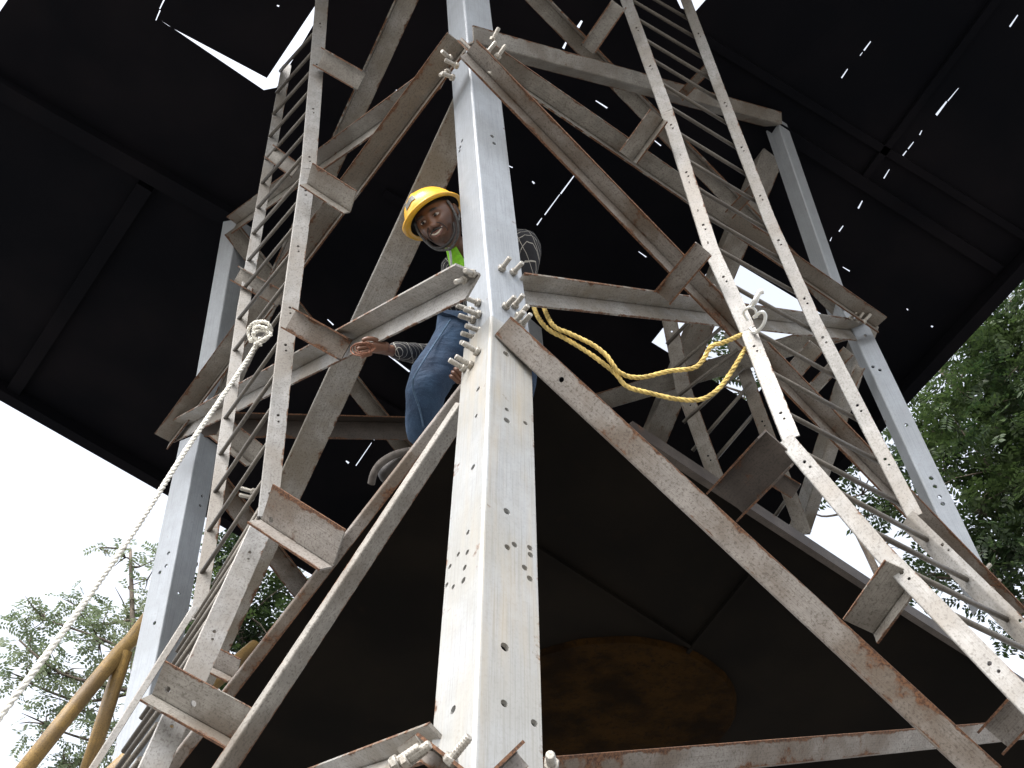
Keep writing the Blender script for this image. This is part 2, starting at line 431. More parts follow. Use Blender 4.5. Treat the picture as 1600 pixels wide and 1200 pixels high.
# ------------------------------------------------------------ lower platform inside the tower
H2 = 1.6+4.5
plat = thing('steel_platform', onz(950, 900, H2), 'dark steel platform between the tower legs with a rusty round plate under it', 'platform')
po = [(742, 574), (850, 583), (1022, 694), (1342, 899), (1421, 957), (1900, 1265), (1900, 1500), (40, 1500), (262, 1196)]
pp = [onz(x, y, H2) for x, y in po]
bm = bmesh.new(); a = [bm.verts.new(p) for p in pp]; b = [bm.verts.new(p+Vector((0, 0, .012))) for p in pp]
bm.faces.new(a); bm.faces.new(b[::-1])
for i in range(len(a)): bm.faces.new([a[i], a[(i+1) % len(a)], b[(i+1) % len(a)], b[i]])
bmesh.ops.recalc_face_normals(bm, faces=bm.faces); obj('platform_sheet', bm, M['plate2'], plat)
def platbeam(name, x0, y0, x1, y1, w1, w2, mat, h=H2):
    return angle(name, onz(x0, y0, h-.004), onz(x1, y1, h-.004), w1, 180, w2, 90, mat, plat, t=.008)
roofbeam(985, 670, 1421, 957, .05, .10, H2, plat, 'edge_angle', 'dark')
roofbeam(1421, 957, 1880, 1250, .05, .10, H2, plat, 'edge_angle', 'dark')
roofbeam(1180, 888, 1000, 1110, .03, .03, H2, plat, 'stiffener', 'plate2')
roofbeam(830, 850, 1080, 1010, .03, .03, H2, plat, 'stiffener', 'plate2')
# rusty round plate with a raised, ragged rim
dc = onz(950, 1118, H2-.02); bm = bmesh.new(); uvl = bm.loops.layers.uv.verify()
top = []; bot = []; cnt_ = 96; rr = (onz(950, 998, H2)-onz(950, 1118, H2)).length
for i in range(cnt_):
    a = 2*math.pi*i/cnt_; r = rr*(1+.012*noise.noise(Vector((math.cos(a)*3, math.sin(a)*3, 1)))+random.uniform(-.004, .004))
    d = Vector((math.cos(a), math.sin(a), 0))*r
    bot.append(bm.verts.new(dc+d*.97+Vector((0, 0, -.02)))); top.append(bm.verts.new(dc+d+Vector((0, 0, .018))))
bm.faces.new(bot)
for i in range(cnt_): bm.faces.new([bot[i], bot[(i+1) % cnt_], top[(i+1) % cnt_], top[i]])
bmesh.ops.recalc_face_normals(bm, faces=bm.faces); obj('round_plate', bm, M['disc'], plat)

# ------------------------------------------------------------ the tower
tower = thing('lattice_tower', P(750, 1190, 2.27), 'four legged galvanised steel lattice tower seen from below, standing leg nearest', 'tower')
A = lambda *a, **k: None
def beam(name, x0, y0, z0, x1, y1, z1, W1, a1, W2, a2, mat, label=None, **k):
    o = angle(name, P(x0, y0, z0), P(x1, y1, z1), W1, a1, W2, a2, mat, tower, **k)
    if label: o['label'] = label
    return o
def holes_px(x0, y0, z0, x1, y1, z1, ang_, lst):
    """turn hole positions seen on a flange into (s,u,r) on that flange"""
    p0, p1 = P(x0, y0, z0), P(x1, y1, z1); e, r, q = frame(p0, p1)
    d = r*math.cos(math.radians(ang_))+q*math.sin(math.radians(ang_)); n = e.cross(d)
    out = []
    for (x, y, rad) in lst:
        h = hit(x, y, p0, n)-p0; out.append((h.dot(e), h.dot(d), rad))
    return out
# --- near leg
UL = (719, -60, 5.85, 769, 508, 4.0)
LL = (767, 492, 3.96, 737, 1265, 2.15)
LR = [(765, 214, .011), (773, 222, .011), (768, 246, .011)]
hl = holes_px(*UL, -124, [(722, 220, .010), (719, 230, .010), (718, 236, .010)])
hr = holes_px(*UL, -34, [(769, 213, .011), (772, 224, .011)])
beam('leg', *UL, .178, -34, .178, -124, 'legclean', holes1=hr, holes2=hl, t=.014)
hr = holes_px(*LL, -33, [(791, 553, .015), (792, 640, .010), (792, 657, .014), (821, 661, .010), (792, 799, .013), (804, 851, .011), (793, 855, .011), (828, 856, .011), (829, 867, .011),
                         (820, 887, .011), (828, 904, .011), (789, 1011, .014), (788, 1099, .011), (835, 1130, .011)])
hl = holes_px(*LL, -123, [(747, 608, .012), (744, 650, .009), (739, 730, .012), (731, 832, .009), (730, 863, .010), (716, 866, .009), (703, 885, .009), (726, 887, .010), (724, 907, .011), (698, 914, .009), (708, 917, .009), (708, 1109, .012), (745, 1185, .010)])
lower = beam('leg', *LL, .197, -33, .192, -123, 'leg', holes1=hr, holes2=hl, t=.014)
# --- left leg
beam('leg', 372, 342, 7.75, 317, 665, 7.25, .16, -45, .15, -135, 'legclean', t=.012)
hl = holes_px(312, 680, 7.2, 232, 1090, 6.0, -135, [(299, 745, .014), (262, 870, .014), (248, 900, .014), (258, 890, .014), (240, 980, .014)])
hr = holes_px(312, 680, 7.2, 232, 1090, 6.0, -45, [(314, 780, .014), (311, 795, .014), (278, 934, .014)])
beam('leg', 313, 676, 7.15, 190, 1300, 5.4, .19, -42, .19, -132, 'legclean', t=.012, holes1=hr, holes2=hl)
# --- right leg
beam('leg', 1213, 185, 7.35, 1320, 497, 6.78, .10, -55, .12, -145, 'legclean', t=.012)
hr = holes_px(1317, 486, 6.65, 1530, 946, 5.25, -30, [(1352, 524, .012), (1364, 573, .012), (1375, 578, .012), (1416, 664, .014), (1455, 747, .014), (1461, 760, .014), (1468, 776, .014), (1473, 787, .014)])
beam('leg', 1317, 486, 6.65, 1530, 946, 5.25, .125, -30, .10, -120, 'legclean', t=.012, holes1=hr)
# --- far leg, mostly behind the near one
beam('leg', 842, 660, 8.3, 812, 372, 8.7, .15, -45, .15, -135, 'legclean', t=.012)
beam('leg', 842, 664, 8.3, 880, 960, 7.9, .15, -45, .15, -135, 'legclean', t=.012)

# --- level members
beam('horizontal_beam', 752, 428, 3.93, 281, 671, 7.0, .105, 142, .105, 52, 'light', 'weathered beam with inner corner showing, from near leg to left leg', cut0=(.03, .05))
beam('horizontal_beam', 800, 452, 4.32, 1335, 517, 6.62, .10, 38, .105, -52+180, 'light', 'pale beam from near leg to right leg')
beam('horizontal_beam', 741, 66, 5.25, 1222, 194, 7.3, .09, -25, .115, -115, 'memb', 'upper beam running right into the roof')
beam('horizontal_beam', 700, 118, 5.3, 372, 350, 7.65, .10, 160, .10, 70, 'memb')
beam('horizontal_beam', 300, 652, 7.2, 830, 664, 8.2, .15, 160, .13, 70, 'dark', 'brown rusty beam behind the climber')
beam('horizontal_beam', 1332, 530, 6.7, 850, 668, 8.1, .15, 160, .15, 250, 'memb')
beam('horizontal_beam', 820, 1240, 2.9, 1640, 1152, 5.2, .098, 20, .04, -70, 'rusty', 'lower beam with rust streaked face at the bottom right', t=.008)
beam('horizontal_beam', 700, 1158, 2.45, 470, 1232, 3.6, .065, 150, .07, 60, 'light')
# --- diagonals
beam('diagonal_brace', 730, 74, 5.1, 268, 690, 6.95, .125, 172, .085, 82, 'memb', 'brown brace from the upper joint down to the left leg')
beam('diagonal_brace', 716, 138, 5.3, 240, 1170, 6.1, .035, -95, .165, -5, 'light', 'broad pitted brace with pale edge crossing behind the climber')
beam('diagonal_brace', 636, -40, 6.3, 326, 640, 7.2, .13, 0, .07, 95, 'light')
beam('diagonal_brace', 752, 94, 5.1, 1366, 512, 6.5, .105, 15, .06, 105, 'memb', 'brown brace from the upper joint to the right leg')
beam('diagonal_brace', 729, 83, 4.85, 1580, 962, 5.2, .095, 32, .075, 122, 'rusty', 'long rusty brace crossing the right face')
beam('diagonal_brace', 826, -30, 6.3, 1345, 505, 6.9, .10, 170, .10, 80, 'memb')
beam('diagonal_brace', 772, 524, 3.84, 1530, 1233, 3.1, .098, 5, .07, -85, 'rusty', 'thick pitted brace with rust blooms, nearest on the right',
     holes1=holes_px(772, 524, 3.84, 1530, 1233, 3.1, 5, [(877, 593, .011), (1345, 1000, .008), (1240, 893, .008)]))
beam('diagonal_brace', 721, 600, 4.05, 238, 1222, 3.9, .05, -3, .08, 267, 'rusty', 'narrow rust coated brace seen edge on')
beam('diagonal_brace', 720, 630, 3.9, 318, 1235, 3.25, .074, -40, .03, -130, 'memb', 'brace with a bright upper edge, nearest on the left')
beam('diagonal_brace', 1206, 200, 7.5, 898, 950, 7.9, .20, -30, .08, 240, 'memb')
beam('diagonal_brace', 372, 352, 7.7, 700, 770, 8.2, .13, 170, .08, 80, 'memb')
beam('diagonal_brace', 318, 700, 7.3, 486, 915, 7.6, .15, 175, .08, 85, 'rusty')
beam('diagonal_brace', 1352, 510, 6.7, 1246, 836, 7.4, .11, -40, .12, 230, 'light')
beam('diagonal_brace', 1336, 520, 6.6, 1030, 1000, 7.6, .001+.08, -30, .07, 240, 'dark') if False else None
# splice plate under the near leg joint and joint stubs
def gusset(pts, z, th, mat, label=None):
    q = [P(x, y, zz) for (x, y), zz in zip(pts, z)]
    n = (q[1]-q[0]).cross(q[2]-q[0]).normalized()*th
    bm = bmesh.new(); a = [bm.verts.new(p) for p in q]; b = [bm.verts.new(p+n) for p in q]
    bm.faces.new(a); bm.faces.new(b[::-1])
    for i in range(len(a)): bm.faces.new([a[i], a[(i+1) % len(a)], b[(i+1) % len(a)], b[i]])
    bmesh.ops.recalc_face_normals(bm, faces=bm.faces)
    o = obj('gusset_plate', bm, M[mat], tower)
beam('beam_end', 668, 1157, 2.30, 752, 1222, 2.18, .045, 178, .05, 88, 'rusty', t=.008)
beam('beam_end', 800, 1172, 2.25, 748, 1222, 2.15, .05, 0, .05, 90, 'rusty', t=.008)
beam('beam_end', 640, 1200, 2.2, 668, 1178, 2.2, .05, -90, .05, 0, 'light', t=.008)
beam('beam_end', 718, 66, 5.05, 748, 96, 4.95, .025, 10, .02, 100, 'memb', t=.008)

# --- bolts
def bolt_mesh(Ls, r):
    bm = bmesh.new(); z = Vector((0, 0, 1))
    tube(bm, [z*-.002, z*Ls*.97, z*Ls], [r, r, r*.8], 10)
    # hexagonal nut with bevelled rim
    for (a, b, rr_) in ((0, .018, 1.75),):
        tube(bm, [z*a, z*(a+.003), z*(b-.003), z*b], [r*rr_*.93, r*rr_, r*rr_, r*rr_*.9], 6)
    for k in range(6):  # thread ridges
        h = .024+k*(Ls-.028)/6
        tube(bm, [z*h, z*(h+.002), z*(h+.004)], [r*1.0, r*1.09, r*1.0], 10, False)
    for f in bm.faces: f.smooth = len(f.verts) == 4 and f.calc_area() < 1e-4
    me = bpy.data.meshes.new('bolt'); bm.to_mesh(me); bm.free(); me.materials.append(M['bolt']); return me
BM = bolt_mesh(.075, .0105); BMs = bolt_mesh(.05, .009)
def bolt(p, d, me=None):
    me = me or BM
    o = bpy.data.objects.new('bolt', me); C.objects.link(o); o.parent = tower; o.matrix_parent_inverse = Matrix.Translation(-tower.location)
    o.rotation_mode = 'QUATERNION'; o.rotation_quaternion = d.to_track_quat('Z', 'Y'); o.location = p
    o.rotation_quaternion = o.rotation_quaternion @ Quaternion((0, 0, 1), random.uniform(0, 6)); return o
def flange_bolts(seg, ang_, lst, off=.0, me=None, tilt=None):
    p0, p1 = P(*seg[:3]), P(*seg[3:]); e, r, q = frame(p0, p1)
    d = r*math.cos(math.radians(ang_))+q*math.sin(math.radians(ang_)); n = e.cross(d).normalized()
    if n.dot((p0+p1)/2-CO) > 0: n = -n
    for (x, y) in lst: bolt(hit(x, y, p0+n*off, n), (n+Vector((random.uniform(-.05, .05), random.uniform(-.05, .05), random.uniform(-.05, .05)))).normalized(), me)
flange_bolts(UL, -124, [(749, 474), (750, 492)], .001)
flange_bolts(UL, -124, [(738, 486), (741, 501), (752, 518), (746, 529), (744, 543)], .001)
flange_bolts(LL, -123, [(748, 551), (737, 572), (727, 577)], .001)
flange_bolts(UL, -34, [(783, 421), (801, 427), (789, 480), (803, 479), (809, 495), (804, 504), (814, 509)], .001)
# bolts on members near the joints
def free_bolts(lst, me=None):
    for (x, y, z, dx, dy, dz) in lst:
        p = P(x, y, z); d = (P(x+dx, y+dy, z+dz)-p).normalized(); bolt(p, d, me)
free_bolts([(727, 437, 3.95, -12, 3, -.05), (740, 428, 3.93, -10, -4, -.05), (716, 104, 5.0, -16, -8, -.02), (709, 122, 5.0, -12, -5, -.03), (704, 92, 5.0, -9, -8, -.04), (700, 112, 5.05, -9, 4, -.04),
            (765, 117, 4.85, 12, -16, 0), (748, 97, 4.85, 9, -12, 0), (760, 84, 4.9, 8, -10, 0), (776, 90, 4.9, 9, -12, 0), (769, 64, 5.1, 4, -8, 0),
            (1328, 499, 6.4, 12, -14, 0), (1338, 503, 6.4, 12, -16, 0), (1348, 504, 6.4, 13, -14, 0), (1330, 484, 6.4, 8, -14, 0),
            (1533, 898, 5.15, 14, -16, 0), (1548, 922, 5.15, 12, -14, 0), (1103, 462, 5.4, 10, -12, 0),
            (398, 769, 5.0, -14, -4, 0), (397, 778, 5.0, -14, -3, 0), (480, 578, 6.0, -14, -6, -.1),
            (700, 1192, 2.2, 8, -10, 0), (612, 1196, 2.2, 12, -8, 0), (628, 1192, 2.2, 12, -8, 0), (862, 1196, 2.2, -2, -14, -.05)])

# ------------------------------------------------------------ ladders
def polyline_at(pts, t):
    """pts [(x,y,z)...] as 3-D points; t in metres along"""
    for a, b in zip(pts, pts[1:]):
        l = (b-a).length
        if t <= l or b is pts[-1]: return a+(b-a)*(t/l)
        t -= l
def ladder(label, ra, rb, W1, a1, W2, a2, mats, n, t0, t1, rung_r=.013, holes=True, group=None, ends=None):
    t = thing('steel_ladder', P(*ra[len(ra)//2]), label, 'ladder', group)
    A3 = [P(*p) for p in ra]; B3 = [P(*p) for p in rb]
    for pts, w1, aa1, w2, aa2 in ((A3, W1, a1[0], W2, a1[1]), (B3, W1*.95, a2[0], W2, a2[1])):
        for a, b in zip(pts, pts[1:]):
            L = (b-a).length; hs = []
            if holes:
                s = .12
                while s < L-.1: hs += [(s, w1*.5, .0075), (s+.035, w1*.55, .0065)]; s += .30
            angle('rail', a, b, w1, aa1, w2, aa2, mats[0], t, t=.007, holes1=hs)
    la = sum((b-a).length for a, b in zip(A3, A3[1:])); lb = sum((b-a).length for a, b in zip(B3, B3[1:]))
    for k in range(n):
        f = t0+(t1-t0)*k/(n-1)
        p = polyline_at(A3, f*la); q = polyline_at(B3, f*lb)
        bm = bmesh.new(); d = (q-p).normalized(); tube(bm, [p-d*.015, (p+q)/2+Vector((0, 0, random.uniform(-.004, .004))), q+d*.015], rung_r, 10); obj('rung', bm, M['rung'], t)
        w = bmesh.new()
    return t
def bracket(t, x0, y0, z0, x1, y1, z1, h, w, a, mat, holes=(), label=None):
    p0, p1 = P(x0, y0, z0), P(x1, y1, z1); e, r, q = frame(p0, p1)
    if a in (180, 190, 10): # angle with its lip showing below the web
        s = -1 if (r.dot(CM.to_3x3() @ Vector((0, 1, 0))) < 0) else 1
        wa, la = (28, 118) if s > 0 else (152, 62)
        d = r*math.cos(math.radians(wa))+q*math.sin(math.radians(wa)); off = d*(h*.42)
        o = angle('bracket', p0-off, p1-off, h, wa, w*1.25, la, mat, t, t=.008, holes1=holes)
    else: o = channel('bracket', p0, p1, h, w, a, mat, t, holes=holes)
    if label: o['label'] = label
lad1 = ladder('steel ladder on the left face with a white rope tied to its rung',
      [(514, -40, 6.6), (480, 300, 5.55), (441, 560, 4.9), (412, 792, 4.35)], [(444, 62, 6.95), (407, 300, 6.2), (374, 480, 5.7), (334, 770, 5.0), (300, 965, 4.6)],
      .09, (180, 270), (180, 270), ('rail',), 2, .1, .9) if False else None
def rungs_px(t, lst, za, zb, r=.0108):
    for (x0, y0, x1, y1) in lst:
        p, q = P(x0, y0, za(y0)), P(x1, y1, zb(y1)+.05); bm = bmesh.new(); d = (q-p).normalized()
        tube(bm, [p-d*.015, (p+q)/2, q+d*.015], r, 10); obj('rung', bm, M['rung'], t)
def lerp_z(pts):
    def f(y):
        for (y0, z0), (y1, z1) in zip(pts, pts[1:]):
            if y <= y1 or (y1, z1) == pts[-1]:
                return 1/(1/z0+(1/z1-1/z0)*(y-y0)/(y1-y0))
    return f
def lad_rail(t, pts, w1, a1_, w2, a2_, mat, spacing=.42, label=None, hole=True):
    for (a, b) in zip(pts, pts[1:]):
        p0, p1 = P(*a), P(*b); L = (p1-p0).length; hs = []
        s = .1+random.uniform(0, .1)
        while s < L-.08 and hole:
            hs += [(s, w1*.5, .0075), (s+.035, w1*.56, .006)]; s += spacing
        angle('rail', p0, p1, w1, a1_, w2, a2_, mat, t, t=.007, holes1=hs)
# left ladder, upper flight
t = lad1 = thing('steel_ladder', P(412, 800, 4.35), 'left hand steel ladder climbing to the roof, white rope knotted to one rung', 'ladder')
lad_rail(t, [(496, -40, 6.7), (470, 262, 5.6), (436, 505, 4.95), (402, 806, 4.3)], .085, 2, .035, -88, 'rail')
lad_rail(t, [(440, 100, 7.1), (414, 240, 6.55), (370, 482, 5.75), (328, 775, 5.0), (296, 968, 4.6)], .028, -75, .07, 15, 'rail', hole=False)
za = lerp_z([(-40, 6.75), (262, 5.65), (505, 5.0), (806, 4.35)]); zb = lerp_z([(100, 7.05), (240, 6.5), (482, 5.7), (775, 4.95), (968, 4.55)])
ya = [52, 82, 112, 143, 175, 208, 242, 278, 315, 354, 396, 440, 486, 534, 584, 636, 690, 748]
def xa(y):
    p = [(-40, 498), (262, 474), (505, 440), (806, 408)]
    for (y0, x0), (y1, x1) in zip(p, p[1:]):
        if y <= y1 or y1 == 806: return x0+(x1-x0)*(y-y0)/(y1-y0)
def xb(y):
    p = [(100, 440), (240, 418), (482, 376), (775, 336), (968, 304)]
    for (y0, x0), (y1, x1) in zip(p, p[1:]):
        if y <= y1 or y1 == 968: return x0+(x1-x0)*(y-y0)/(y1-y0)
rungs_px(t, [(xa(y), y, xb(y+d), y+d) for y in ya for d in [58+(y-50)*.125]], za, zb)
bracket(t, 503, 92, 6.1, 566, 128, 6.0, .12, .05, 0, 'memb')
bracket(t, 484, 274, 5.4, 552, 318, 5.3, .13, .05, 180, 'memb')
bracket(t, 455, 500, 4.85, 542, 548, 4.75, .115, .045, 0, 'rusty')
bracket(t, 417, 790, 4.15, 529, 862, 3.95, .17, .07, 190, 'rusty', holes=[(.05, .03, .013)], label='wide bracket with rust along its lips at the kink of the ladder')
bracket(t, 426, 240, 6.4, 463, 268, 6.3, .10, .04, 0, 'memb')
bracket(t, 372, 430, 5.9, 440, 468, 5.8, .10, .04, 0, 'memb')
bracket(t, 345, 668, 5.4, 402, 714, 5.3, .13, .05, 180, 'memb')
# left ladder, lower flight
lad_rail(t, [(394, 812, 4.28), (196, 1240, 3.25)], .095, 2, .04, -88, 'rail')
lad_rail(t, [(300, 945, 4.35), (112, 1240, 3.7)], .03, -75, .03, 15, 'rail', hole=False)
rungs_px(t, [(402-k*26.5, 812+k*54, 402-k*26.5-94-k*1.5, 812+k*54+150-k*2) for k in range(-1, 8)], lerp_z([(812, 4.33), (1240, 3.3)]), lerp_z([(790, 4.55), (1240, 3.68)]))
bracket(t, 247, 1064, 3.5, 388, 1142, 3.4, .135, .06, 10, 'memb', holes=[(.05, .05, .012), (.16, .05, .012)], label='broad bracket low on the left ladder')
bracket(t, 300, 1012, 4.6, 372, 1048, 4.5, .10, .05, 180, 'rusty')
# right ladder
t = lad2 = thing('steel_ladder', P(1220, 690, 3.9), 'right hand steel ladder beside the yellow rope, kinked half way', 'ladder')
lad_rail(t, [(958, -30, 6.5), (1032, 178, 5.55), (1100, 395, 4.8), (1156, 520, 4.45), (1222, 690, 3.95)], .072, 2, .04, 92-180, 'rail')
lad_rail(t, [(1216, 694, 3.93), (1362, 868, 3.45), (1660, 1182, 2.75)], .066, 2, .04, -88, 'rail')
lad_rail(t, [(1052, -30, 6.7), (1113, 135, 6.1), (1192, 345, 5.35), (1262, 505, 4.9), (1345, 670, 4.5), (1418, 812, 4.15)], .065, 2, .04, -88, 'rail')
lad_rail(t, [(1418, 806, 4.15), (1670, 1052, 3.5)], .03, 2, .06, -150, 'rail')
zc = lerp_z([(-30, 6.5), (178, 5.55), (395, 4.8), (520, 4.45), (690, 3.95), (868, 3.45), (1182, 2.75)]); zd = lerp_z([(-30, 6.7), (135, 6.1), (345, 5.35), (505, 4.9), (670, 4.5), (812, 4.15), (1052, 3.5)])
def xc(y):
    p = [(-30, 968), (178, 1044), (395, 1112), (520, 1170), (690, 1238), (868, 1384), (1182, 1674)]
    for (y0, x0), (y1, x1) in zip(p, p[1:]):
        if y <= y1 or y1 == 1182: return x0+(x1-x0)*(y-y0)/(y1-y0)
def xd(y):
    p = [(-30, 1052), (135, 1114), (345, 1194), (505, 1264), (670, 1348), (812, 1422), (1052, 1662)]
    for (y0, x0), (y1, x1) in zip(p, p[1:]):
        if y <= y1 or y1 == 1052: return x0+(x1-x0)*(y-y0)/(y1-y0)
rr_ = []
for y in (-34, -6, 25, 57, 88, 125, 162, 203, 245, 288, 332, 382, 440, 510, 575, 640, 705, 762, 822, 882, 944):
    ye = y+64+(y*.03); rr_.append((xc(y), y, xd(ye), ye))
rungs_px(t, rr_, zc, zd, .011)
bracket(t, 918, 78, 6.0, 966, 8, 6.0, .10, .04, 0, 'memb')
bracket(t, 980, 246, 5.35, 1028, 180, 5.3, .105, .045, 180, 'memb')
bracket(t, 1036, 464, 4.75, 1100, 388, 4.65, .10, .04, 0, 'rusty')
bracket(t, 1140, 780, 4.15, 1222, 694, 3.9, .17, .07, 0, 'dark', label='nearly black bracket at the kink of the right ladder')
bracket(t, 1346, 980, 3.45, 1412, 888, 3.35, .125, .05, 190, 'memb')
bracket(t, 1558, 1150, 3.3, 1606, 1098, 3.2, .10, .05, 0, 'rusty')
bracket(t, 1062, 152, 6.4, 1108, 104, 6.3, .06, .03, 0, 'memb')
bracket(t, 1140, 335, 5.7, 1182, 290, 5.6, .06, .03, 0, 'memb')
bracket(t, 1225, 598, 5.6, 1276, 540, 5.5, .10, .04, 0, 'light')
bracket(t, 1266, 612, 6.0, 1326, 548, 5.9, .075, .04, 0, 'light')
bracket(t, 1322, 618, 6.3, 1344, 574, 6.3, .06, .03, 0, 'light')
# rear ladder seen through the tower
t = lad3 = thing('steel_ladder', P(1170, 800, 7.4), 'farther steel ladder half hidden behind the dark platform, under the yellow rope', 'ladder')
lad_rail(t, [(1032, 490, 7.4), (1056, 610, 7.2), (1112, 764, 7.0)], .11, 0, .04, -90, 'memb')
lad_rail(t, [(1130, 520, 7.3), (1172, 640, 7.1), (1246, 838, 6.9)], .10, 0, .04, -90, 'memb')
rungs_px(t, [(1044, 536, 1108, 470), (1050, 580, 1135, 505), (1058, 620, 1150, 548), (1070, 658, 1160, 575), (1084, 702, 1172, 600), (1097, 742, 1184, 640), (1128, 768, 1198, 684), (1165, 787, 1208, 735), (1207, 812, 1226, 785)], lambda y: 7.15, lambda y: 7.05, .014)
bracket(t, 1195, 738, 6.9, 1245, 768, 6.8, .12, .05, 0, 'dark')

# ------------------------------------------------------------ ropes
def rope(name, px, r, mat, label, cat, strands=3, lay=None, m=10, parent=None):
    """laid rope: strands twisted round the centre line"""
    c = catmull([P(*p) for p in px], m); pts = [c[0]]
    step = r*.9
    for a, b in zip(c, c[1:]):
        while (b-pts[-1]).length > step and (b-a).length > 1e-6:
            d = (b-pts[-1]).normalized(); pts.append(pts[-1]+d*step)
    lay = lay or r*7
    bm = bmesh.new(); n = len(pts); up = None; ax = []
    for i in range(n):
        d = (pts[min(i+1, n-1)]-pts[max(i-1, 0)]).normalized()
        if up is None: up = d.orthogonal().normalized()
        up = (up-d*up.dot(d)).normalized(); ax.append((up.copy(), d.cross(up)))
    for s in range(strands):
        sp = []
        for i in range(n):
            a = 2*math.pi*(s/strands+i*step/lay); u, v = ax[i]
            sp.append(pts[i]+(u*math.cos(a)+v*math.sin(a))*r*.5)
        tube(bm, sp, r*.55, 6)
    o = obj(name, bm, M[mat], parent)
    if parent is None: tag(o, label, cat)
    return o
rw = thing('white_rope', P(405, 525, 4.75), 'white rope knotted to a rung of the left ladder and hanging to the lower left', 'rope')
rope('rope_line', [(407, 528, 4.74), (380, 572, 4.6), (330, 645, 4.3), (285, 712, 4.05), (215, 822, 3.65), (140, 930, 3.3), (60, 1040, 3.0), (-40, 1172, 2.75)], .0112, 'ropew', '', '', parent=rw)
for k, L in enumerate([[(392, 535), (388, 515), (400, 503), (418, 505), (424, 518), (414, 532), (400, 536), (392, 526)],
                       [(396, 530), (398, 508), (412, 502), (422, 510), (416, 526), (404, 538)],
                       [(408, 540), (397, 524), (402, 510), (420, 514)], [(394, 522), (408, 516), (424, 522), (412, 530), (398, 538)]]):
    rope('knot_loop', [(x, y, 4.70-.02*k+.02*math.sin(i*1.7)) for i, (x, y) in enumerate(L)], .0085, 'ropew', '', '', parent=rw)
ry = thing('yellow_rope', P(975, 600, 4.3), 'yellow twisted rope looped in two strands from the near leg to the right ladder', 'rope')
rope('rope_strand', [(843, 458, 4.75), (852, 486, 4.5), (866, 510, 4.36), (890, 521, 4.34), (925, 538, 4.32), (948, 556, 4.3), (968, 582, 4.29), (1000, 590, 4.3), (1045, 580, 4.32), (1084, 575, 4.34), (1100, 560, 4.36), (1110, 542, 4.36), (1128, 536, 4.38), (1150, 527, 4.42), (1172, 516, 4.5)], .0108, 'ropey', '', '', parent=ry)
rope('rope_strand', [(830, 460, 4.75), (838, 490, 4.5), (856, 514, 4.38), (882, 528, 4.35), (910, 545, 4.33), (935, 562, 4.31), (962, 584, 4.30), (980, 604, 4.28), (1015, 614, 4.28), (1060, 624, 4.28), (1096, 624, 4.3), (1122, 608, 4.32), (1142, 582, 4.35), (1158, 556, 4.38), (1170, 536, 4.46)], .0108, 'ropey', '', '', parent=ry)
hk = thing('snap_hook', P(1185, 495, 4.5), 'pale metal snap hook holding the yellow rope to the right ladder', 'hook')
def loop(px, r, name, close=False):
    bm = bmesh.new(); tube(bm, catmull([P(*p) for p in px], 6), r, 8); return obj(name, bm, M['alloy'], hk)
loop([(1178, 496, 4.35), (1190, 487, 4.3), (1196, 494, 4.3), (1192, 508, 4.32), (1180, 520, 4.38), (1172, 512, 4.42)], .008, 'hook_body')
loop([(1174, 478, 4.35), (1180, 470, 4.3), (1186, 458, 4.3), (1192, 455, 4.3)], .013, 'hook_gate')
loop([(1168, 500, 4.4), (1162, 488, 4.36), (1170, 480, 4.33), (1180, 484, 4.33), (1182, 496, 4.36)], .006, 'ring')

# ------------------------------------------------------------ yellow handrail low on the left
hr_ = thing('handrail', P(100, 1130, 6.4), 'yellow painted pipe handrail at the lower left in front of the tree', 'handrail')
def pipe(px, r, name='pipe'):
    bm = bmesh.new(); tube(bm, [P(*p) for p in px], r, 16); obj(name, bm, M['ypaint'], hr_)
pipe([(300, 878, 7.6), (205, 1000, 6.95), (184, 1022, 6.85), (112, 1110, 6.4), (0, 1250, 5.9)], .052)
pipe([(196, 1018, 6.88), (128, 1230, 6.4)], .05, 'post')
pipe([(400, 1010, 6.6), (270, 1120, 6.0), (196, 1190, 5.7), (120, 1262, 5.4)], .05)

